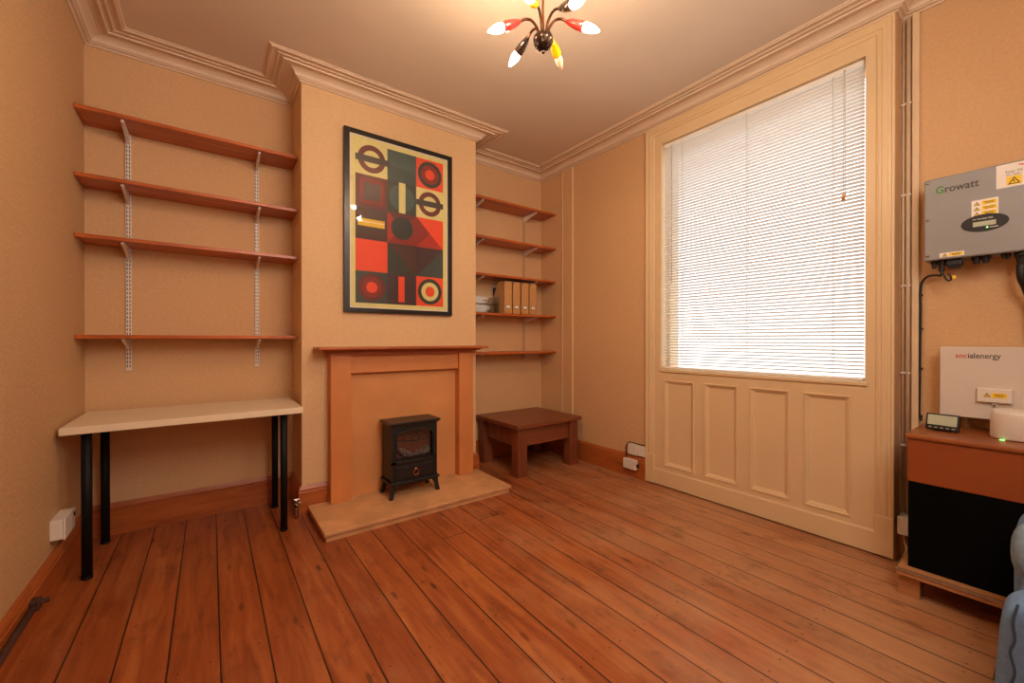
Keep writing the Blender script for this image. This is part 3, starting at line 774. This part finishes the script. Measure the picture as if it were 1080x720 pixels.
t.build('lettering', None, iv)
def tri(mb, y, z, s_, x):
    mb.mat(M['ink']).prism([(y+s_*.58, z), (y-s_*.58, z), (y, z+s_)], 'x', x-.0002, x)
    mb.mat(M['stickery']).prism([(y+s_*.40, z+s_*.11), (y-s_*.40, z+s_*.11), (y, z+s_*.78)], 'x', x-.0004, x-.0001)
    mb.mat(M['ink']).prism([(y+s_*.08, z+s_*.6), (y-s_*.02, z+s_*.6), (y+s_*.02, z+s_*.42), (y-s_*.10, z+s_*.42), (y+s_*.02, z+s_*.15), (y-.0*s_, z+s_*.34), (y+s_*.11, z+s_*.34)], 'x', x-.0006, x-.0003)
S = MB(); S.mat(M['stickerw']).box(IX-.0006, IX, .066, .187, 1.905, 2.013)
S.mat(M['stickery']).box(IX-.0009, IX-.0006, .112, .156, 1.914, 1.953); tri(S, .134, 1.917, .032, IX-.0009)
text_mesh(S, 'Solar PV', .0155, face(IX-.0009, .160, 1.970), [(8, M['ink'])], sx=.95)
text_mesh(S, 'on roof', .0155, face(IX-.0009, .158, 1.957), [(7, M['ink'])], sx=.85)
S.mat(M['redink']).prism([(.122, 2.004), (.08, 1.990), (.08, 1.984), (.122, 1.999)], 'x', IX-.0009, IX-.0005)
S.build('warning_label', None, iv)
S = MB(); S.mat(M['stickerw']).box(IX-.0006, IX, .180, .264, 1.793, 1.871)
for k in range(3):
    zz = 1.848-.0245*k
    S.mat(M['stickery']).box(IX-.0009, IX-.0006, .185, .232, zz-.003, zz+.015); tri(S, .247, zz-.003, .018, IX-.0006)
    S.mat(M['ink']); S.box(IX-.0011, IX-.0008, .190, .226, zz+.008, zz+.0105); S.box(IX-.0011, IX-.0008, .194, .222, zz+.002, zz+.0045)
S.build('warning_label', None, iv)
S = MB(); S.mat(M['stickerw']).box(IX-.0006, IX, .287, .371, 1.616, 1.638); S.mat(M['stickery']).box(IX-.0009, IX-.0006, .291, .338, 1.619, 1.634); tri(S, .353, 1.6185, .0165, IX-.0006)
S.mat(M['ink']); S.box(IX-.0011, IX-.0008, .298, .331, 1.628, 1.6305); S.box(IX-.0011, IX-.0008, .302, .327, 1.6225, 1.625)
S.build('warning_label', None, iv)
D = MB(); D.mat(M['blackpl']).prism([(.223+.075*math.cos(2*PI*k/40), 1.759+.041*math.sin(2*PI*k/40)) for k in range(40)], 'x', IX-.003, IX+.001)
text_mesh(D, 'PV INVERTER', .0105, face(IX-.0032, .260, 1.775), [(11, M['stickerw'])], sx=1.05)
D.mat(M['lcd']).box(IX-.0036, IX-.0028, .187, .259, 1.744, 1.766)
D.mat(M['led']).cyl((IX-.0042, .214, 1.735), (IX-.0028, .214, 1.735), .0036, n=10)
D.mat(M['stickerw']).box(IX-.0033, IX-.0029, .180, .206, 1.733, 1.736)
D.build('display', None, iv)
def gland(y, r, L, x=3.0, cab=None):
    b = MB(); b.cyl((x, y, 1.606), (x, y, 1.606-L*.4), r, n=16); b.cyl((x, y, 1.606-L*.4), (x, y, 1.606-L), r*.82, r*.62, n=10, smooth=False); b.build('cable_gland', M['blackpl'], iv)
gland(.396, .012, .038); gland(.368, .015, .058); gland(.251, .017, .036); gland(.221, .017, .034); gland(.165, .011, .022); gland(.152, .009, .026); gland(.114, .022, .056)
b = MB(); b.box(2.98, 3.03, .296, .352, 1.572, 1.606, .006); b.box(2.985, 3.025, .302, .346, 1.560, 1.574, .005); b.build('cable_gland', M['blackpl'], iv)
# cables
cb = thing('black_cable', (3.085, .455, .72), 'black cable clipped down the wall left of the white control box', 'cable')
c = MB(); c.tube([(3.0, .368, 1.546), (3.0, .374, 1.530), (3.03, .395, 1.538), (3.07, .43, 1.538), (3.082, .452, 1.51), (3.086, .458, 1.45), (3.086, .4575, 1.35), (3.086, .459, 1.25), (3.086, .460, 1.10), (3.086, .4605, .98), (3.086, .462, .82), (3.087, .458, .79), (3.084, .452, .768)], .0055, 10, 6)
c.build('cable_run', M['blackpl'], cb)
for z in (1.444, 1.262, 1.047, .79):
    MB().box(XR2-.016, XR2, .449, .468, z-.005, z+.005, .002).build('clip', M['blackpl'], cb)
c = MB(); c.tube([(2.995, .366, 1.540), (2.99, .358, 1.525), (2.99, .350, 1.506), (2.99, .340, 1.500), (2.99, .334, 1.512), (2.99, .345, 1.538)], .004, 8, 6)
c.build('cable_loop', M['blackpl'], cb)
b = MB(); b.box(2.992, 2.994, .318, .332, 1.508, 1.524); b.build('cable_tag', M['stickery'], cb)
c = MB(); c.tube([(3.0, .114, 1.549), (3.0, .113, 1.49), (3.02, .100, 1.44), (3.05, .085, 1.36), (3.06, .08, 1.2), (3.06, .08, 1.165)], .016, 12, 6)
tag(c.build('black_conduit', M['blackpl']), 'thick black flexible conduit under the inverter at the picture edge', 'cable')
bx = thing('battery_controller', (3.04, .16, .82), 'white wall box with two tone lettering below the inverter', 'control box')
MB().box(2.98, XR2-.01, -.06, .372, .822, 1.167, .004).build('casing', M['whitebox'], bx)
MB().box(XR2-.012, XR2, 0, .33, .86, 1.13).build('wall_plate', M['whitebox'], bx)
t = MB(); text_mesh(t, 'socialenergy', .0365, face(2.9795, .318, 1.113), [(3, M['redink']), (3, M['ink']), (6, M['greyink'])], sx=.80, bold=.0004); t.build('lettering', None, bx)
tb = MB().box(2.962, 2.98, .137, .246, .906, .971, .003).build('terminal_box', M['plastic'], bx)
S = MB(); S.mat(M['stickery']).box(2.9613, 2.962, .153, .200, .930, .951); tri(S, .2135, .931, .020, 2.962); S.mat(M['ink']); S.box(2.961, 2.9614, .160, .193, .942, .9445); S.box(2.961, 2.9614, .164, .189, .935, .9375)
S.build('warning_label', None, tb)
b = MB(); b.mat(M['whitebox']).box(2.970, 2.98, .183, .199, .886, .905, .003); b.mat(M['blackpl']).cyl((2.968, .191, .893), (2.971, .191, .893), .0035, n=10); b.build('latch', None, bx)
cd = MB().cyl((3.085, .288, .132), (3.085, .288, .86), .010, n=12); tag(cd.build('pipe_tail', M['conduit']), 'short pale pipe running down behind the cabinet under the white box', 'pipe')
# conduits beside the window
for y, r, x, lb in ((.528, .0055, 3.088, 'thin painted cable run in the gap right of the window surround'), (.508, .0095, 3.085, 'painted conduit pipe right of the window surround, the thicker one')):
    t = thing('wall_conduit', (x, y, .24), lb, 'conduit')
    MB().cyl((x, y, .24), (x, y, 2.96), r, n=12).build('conduit_run', M['conduit'], t)
    for z in (.62, 1.02, 1.5, 2.0, 2.5): MB().box(x-.008, XR2-.003, y-r-.003, y+r+.003, z-.006, z+.006, .002).build('clip', M['plastic'], t)
b = MB(); b.box(2.995, 3.096, .488, .533, .150, .246, .004); b.box(3.0, 3.09, .470, .488, .155, .24, .003)
tag(b.build('junction_box', M['plastic']), 'small pale junction box at floor level between window surround and cabinet', 'junction box')
c = MB(); c.tube([(3.05, .515, .15), (3.045, .512, .10), (3.03, .50, .06), (2.99, .512, .02), (2.94, .505, .008)], .006, 8, 6)
tag(c.build('grey_cable', M['conduit']), 'grey cable dropping from the junction box to the floor', 'cable')

# cabinet on pallet
pl = thing('wooden_pallet', (2.86, 0, 0), 'raw wooden pallet carrying the brown cabinet', 'pallet')
b = MB().box(2.602, 3.07, -.6, .466, .100, .132, .002).build('deck_board', M['pallet'], pl)
b = MB(); b.box(2.598, 2.6025, -.6, .466, .120, .134); b.box(2.598, 3.05, .4655, .4695, .120, .134); b.build('metal_edge', M['strip'], pl)
for y in (.39, -.05, -.5):
    for x in (2.632, 2.95): MB().box(x, x+.10, y-.0, y+.075, 0, .100, .003).build('block', M['pallet'], pl)
cbn = thing('brown_cabinet', (2.87, 0, .132), 'brown cabinet with black cloth lower front beneath the wall boxes', 'cabinet')
MB().box(2.642, 3.07, -.5, .443, .738, .760, .006).build('cabinet_top', M['cabinettop'], cbn)
MB().box(2.652, 3.06, -.49, .436, .537, .738, .002).build('upper_panel', M['cabinet'], cbn)
MB().box(2.654, 3.06, -.49, .434, .133, .537, .002).build('lower_panel', M['cloth'], cbn)

# energy display
dv = thing('energy_display', (2.83, .346, .76), 'black energy monitor with pale screen and buttons on the cabinet', 'monitor')
tm = Matrix.Translation((2.835, .346, .7605)) @ Matrix.Rotation(math.radians(-7), 4, 'Z') @ Matrix.Rotation(math.radians(14), 4, 'Y')
MB().box(-.009, .011, -.058, .058, .004, .084, .006, 3, tm).build('housing', M['blackpl'], dv)
b = MB(); b.box(-.0105, -.008, -.050, .050, .028, .076, mtx=tm); b.build('screen', M['lcd'], dv)
for k in range(5):
    b = MB(); y = .040-.02*k; b.box(-.0112, -.0085, y-.006, y+.006, .012, .019, .0015, mtx=tm); b.build('button', M['grey'], dv)
b = MB(); b.box(.008, .048, -.03, .03, .0, .006, mtx=Matrix.Translation((2.835, .346, .7602)) @ Matrix.Rotation(math.radians(-7), 4, 'Z')); b.build('foot', M['blackpl'], dv)
# white router
rt = thing('white_router', (2.875, .125, .76), 'white rounded router with a green light on the cabinet', 'router')
b = MB(); prof = [(.060, .760), (.077, .762), (.080, .768), (.078, .870), (.075, .884), (.066, .889), (.03, .890)]
bm_ = bmesh.new(); rows = []
for r, z in prof: rows.append([bm_.verts.new((2.877+r*1.0*math.cos(2*PI*k/40), .115+r*1.05*math.sin(2*PI*k/40), z)) for k in range(40)])
for A, B in zip(rows, rows[1:]):
    for k in range(40): bm_.faces.new((A[k], A[(k+1) % 40], B[(k+1) % 40], B[k]))
bm_.faces.new(rows[0][::-1]); bm_.faces.new(rows[-1]); b._add(bm_, True)
b.build('router_body', M['plastic'], rt)
b = MB(); b.box(2.797, 2.803, .150, .166, .7605, .7635, .001); b.build('status_light', M['led'], rt)

# ------------------------------------------------------------------ sofa
sf = thing('armchair', (2.2, -.3, 0), 'blue grey upholstered armchair at the bottom right picture edge', 'armchair')
def lean(mb): 
    for v in mb.bm.verts: v.co.y += (.25-v.co.z)*.055
b = MB(); b.blob((1.925, -.31, .245), (.092, .426, .217), .26, 56, 36); lean(b); b.build('arm', M['denim'], sf)
b = MB(); b.rings([(p, .0032) for p in smooth_path([(1.842, .074, .450), (1.832, .082, .40), (1.831, .079, .35), (1.831, .087, .31), (1.831, .079, .26), (1.831, .086, .21), (1.831, .081, .16), (1.833, .088, .08)], 6)], 8); b.build('seam', M['denimdark'], sf)
b = MB(); b.blob((2.20, -.33, .215), (.20, .420, .165), .2, 48, 28); b.build('seat', M['denim'], sf)
b = MB(); b.blob((2.475, -.32, .315), (.090, .428, .270), .32, 56, 36); b.build('arm', M['denim'], sf)
b = MB(); b.blob((2.20, -.76, .40), (.36, .09, .34), .3, 48, 28); b.build('backrest', M['denim'], sf)
for x in (1.90, 2.50):
    for y in (.03, -.70): MB().cyl((x, y, 0), (x, y, .06), .018, .024, 14).build('foot', M['black'], sf)
cu = thing('scatter_cushion', (2.24, .07, .38), 'grey blue scatter cushion with piped edge on the armchair seat', 'cushion')
mt = Matrix.Translation((2.27, .066, .470))
b = MB(); b.blob((0, 0, 0), (.095, .042, .090), .85, 28, 16, mt); b.build('cushion_cover', M['pillow'], cu)
b = MB(); b.rings([((2.27+.095*math.copysign(abs(math.cos(t))**.85, math.cos(t)), .066, .470+.090*math.copysign(abs(math.sin(t))**.85, math.sin(t))), .0045) for t in [2*PI*k/40 for k in range(41)]], 8); b.build('piping', M['denimdark'], cu)
b = MB(); b.blob((2.28, -.05, .474), (.085, .065, .092), .7, 28, 16)
tag(b.build('scatter_cushion', M['browncloth']), 'brown cushion next to the grey blue cushion on the armchair', 'cushion')

# ------------------------------------------------------------------ small wall fittings
t = thing('wall_socket', (XL, 2.9, .25), 'white surface mounted socket box low on the left wall by the desk', 'socket')
MB().box(XL, XL+.045, 2.812, 2.985, .258, .352, .004).build('back_box', M['plastic'], t)
MB().box(XL+.045, XL+.053, 2.809, 2.988, .255, .355, .003).build('face_plate', M['plastic'], t)
b = MB(); b.box(XL+.053, XL+.058, 2.955, 2.968, .318, .338, .002); b.build('switch', M['blackpl'], t)
t = thing('rusty_bracket_pipe', (XL+.03, 2.3, .1), 'rusty old pipe fixed along the left baseboard', 'pipe')
b = MB(); b.cyl((XL+.034, 1.9, .112), (XL+.034, 2.47, .128), .012, n=12); b.build('pipe', M['rust'], t)
b = MB(); b.box(XL+.018, XL+.05, 2.455, 2.50, .108, .150, .004); b.cyl((XL+.036, 2.48, .13), (XL+.07, 2.49, .132), .010, n=10); b.build('bracket', M['rust'], t)
t = thing('gas_tap', (.475, 3.075, 0), 'small chrome gas tap beside the hearth at the chimney corner', 'tap')
b = MB(); b.cyl((.462, 3.065, 0), (.462, 3.065, .11), .008, n=12); b.cyl((.462, 3.065, .075), (.462, 3.065, .098), .013, n=8, smooth=False); b.build('pipe', M['chrome'], t)
b = MB(); b.cyl((.462, 3.065, .11), (.462, 3.065, .13), .012, n=12); b.box(.445, .485, 3.058, 3.070, .126, .134, .003); b.cyl((.462, 3.065, .104), (.495, 3.055, .104), .008, n=10); b.build('valve', M['chrome'], t)
t = thing('cable_trunking', (XR-.02, 2.2, .2), 'pale trunking box on the right wall butting the window surround', 'trunking')
MB().box(XR-.035, XR, 2.195, 2.283, .200, .292, .004).build('cover', M['plastic'], t); MB().box(XR-.030, XR, 2.116, 2.195, .203, .289, .003).build('channel', M['plastic'], t)
t = thing('telephone_socket', (XR-.04, 2.24, .09), 'white socket on the right baseboard below the trunking box', 'socket')
MB().box(XR-.060, XR-.021, 2.185, 2.315, .078, .162, .004).build('back_box', M['plastic'], t)
b = MB(); b.box(XR-.045, XR-.030, 2.168, 2.186, .10, .13, .003); b.build('plug', M['blackpl'], t)
c = MB(); c.tube([(XR-.012, 2.118, .302), (XR-.014, 2.19, .300), (XR-.02, 2.275, .302), (XR-.03, 2.296, .27), (XR-.034, 2.302, .22), (XR-.03, 2.300, .166)], .0045, 8, 6)
tag(c.build('black_lead', M['blackpl']), 'thin black lead looping from the trunking to the white socket', 'cable')
t = thing('wall_socket', (XR, 2.955, .26), 'pale socket low on the right wall behind the coffee table', 'socket')
MB().box(XR-.036, XR, 2.925, 3.0, .262, .34, .004).build('back_box', M['plastic'], t); MB().box(XR-.042, XR-.036, 2.922, 3.003, .259, .343, .002).build('face_plate', M['plastic'], t)

# ------------------------------------------------------------------ camera
F = Vector((math.sin(.6371)*math.cos(-.003), math.cos(.6371)*math.cos(-.003), math.sin(-.003)))
R = Vector((math.cos(.6371), -math.sin(.6371), 0)); U = R.cross(F)
cam = bpy.data.cameras.new('camera'); cam.sensor_width = 36; cam.sensor_fit = 'HORIZONTAL'; cam.lens = 36*429.9/1080; cam.clip_start = .02
co = bpy.data.objects.new('camera', cam); COL.objects.link(co)
mtx = Matrix((R, U, -F)).transposed().to_4x4(); mtx.translation = (0, 0, 1.2); co.matrix_world = mtx
scn.camera = co

# ------------------------------------------------------------------ light
wd = bpy.data.worlds.new('overcast_sky'); scn.world = wd; wd.use_nodes = True
nt = wd.node_tree; bg = nt.nodes['Background']
tc = nt.nodes.new('ShaderNodeTexCoord'); sp = nt.nodes.new('ShaderNodeSeparateXYZ'); nt.links.new(tc.outputs['Generated'], sp.inputs[0])
rp = nt.nodes.new('ShaderNodeValToRGB'); rp.color_ramp.elements[0].position = .35; rp.color_ramp.elements[0].color = (.75, .74, .72, 1); rp.color_ramp.elements[1].position = .75; rp.color_ramp.elements[1].color = (.93, .97, 1, 1)
mp_ = nt.nodes.new('ShaderNodeMath'); mp_.operation = 'MULTIPLY_ADD'; mp_.inputs[1].default_value = .5; mp_.inputs[2].default_value = .5
nt.links.new(sp.outputs[2], mp_.inputs[0]); nt.links.new(mp_.outputs[0], rp.inputs[0]); nt.links.new(rp.outputs[0], bg.inputs[0]); bg.inputs[1].default_value = 2.6

def area(name, loc, target, size, power, col, sy=None):
    L = bpy.data.lights.new(name, 'AREA'); L.energy = power; L.color = col; L.size = size
    if sy: L.shape = 'RECTANGLE'; L.size_y = sy
    o = bpy.data.objects.new(name, L); COL.objects.link(o); o.location = loc
    o.rotation_euler = (Vector(target)-Vector(loc)).to_track_quat('-Z', 'Y').to_euler(); return o
area('fill_light', (.9, -.5, 2.7), (1.1, 2.6, 1.1), 1.2, 46, (1, .93, .84))  # unseen fill added behind the camera to even out the room

area('ceiling_fill', (1.0, -.5, 1.7), (1.0, .3, 3.04), .8, 13, (1, .86, .70))  # unseen upward fill, added only to brighten the ceiling

scn.view_settings.view_transform = 'Standard'; scn.view_settings.look = 'None'
scn.view_settings.exposure = 0; scn.view_settings.gamma = 1
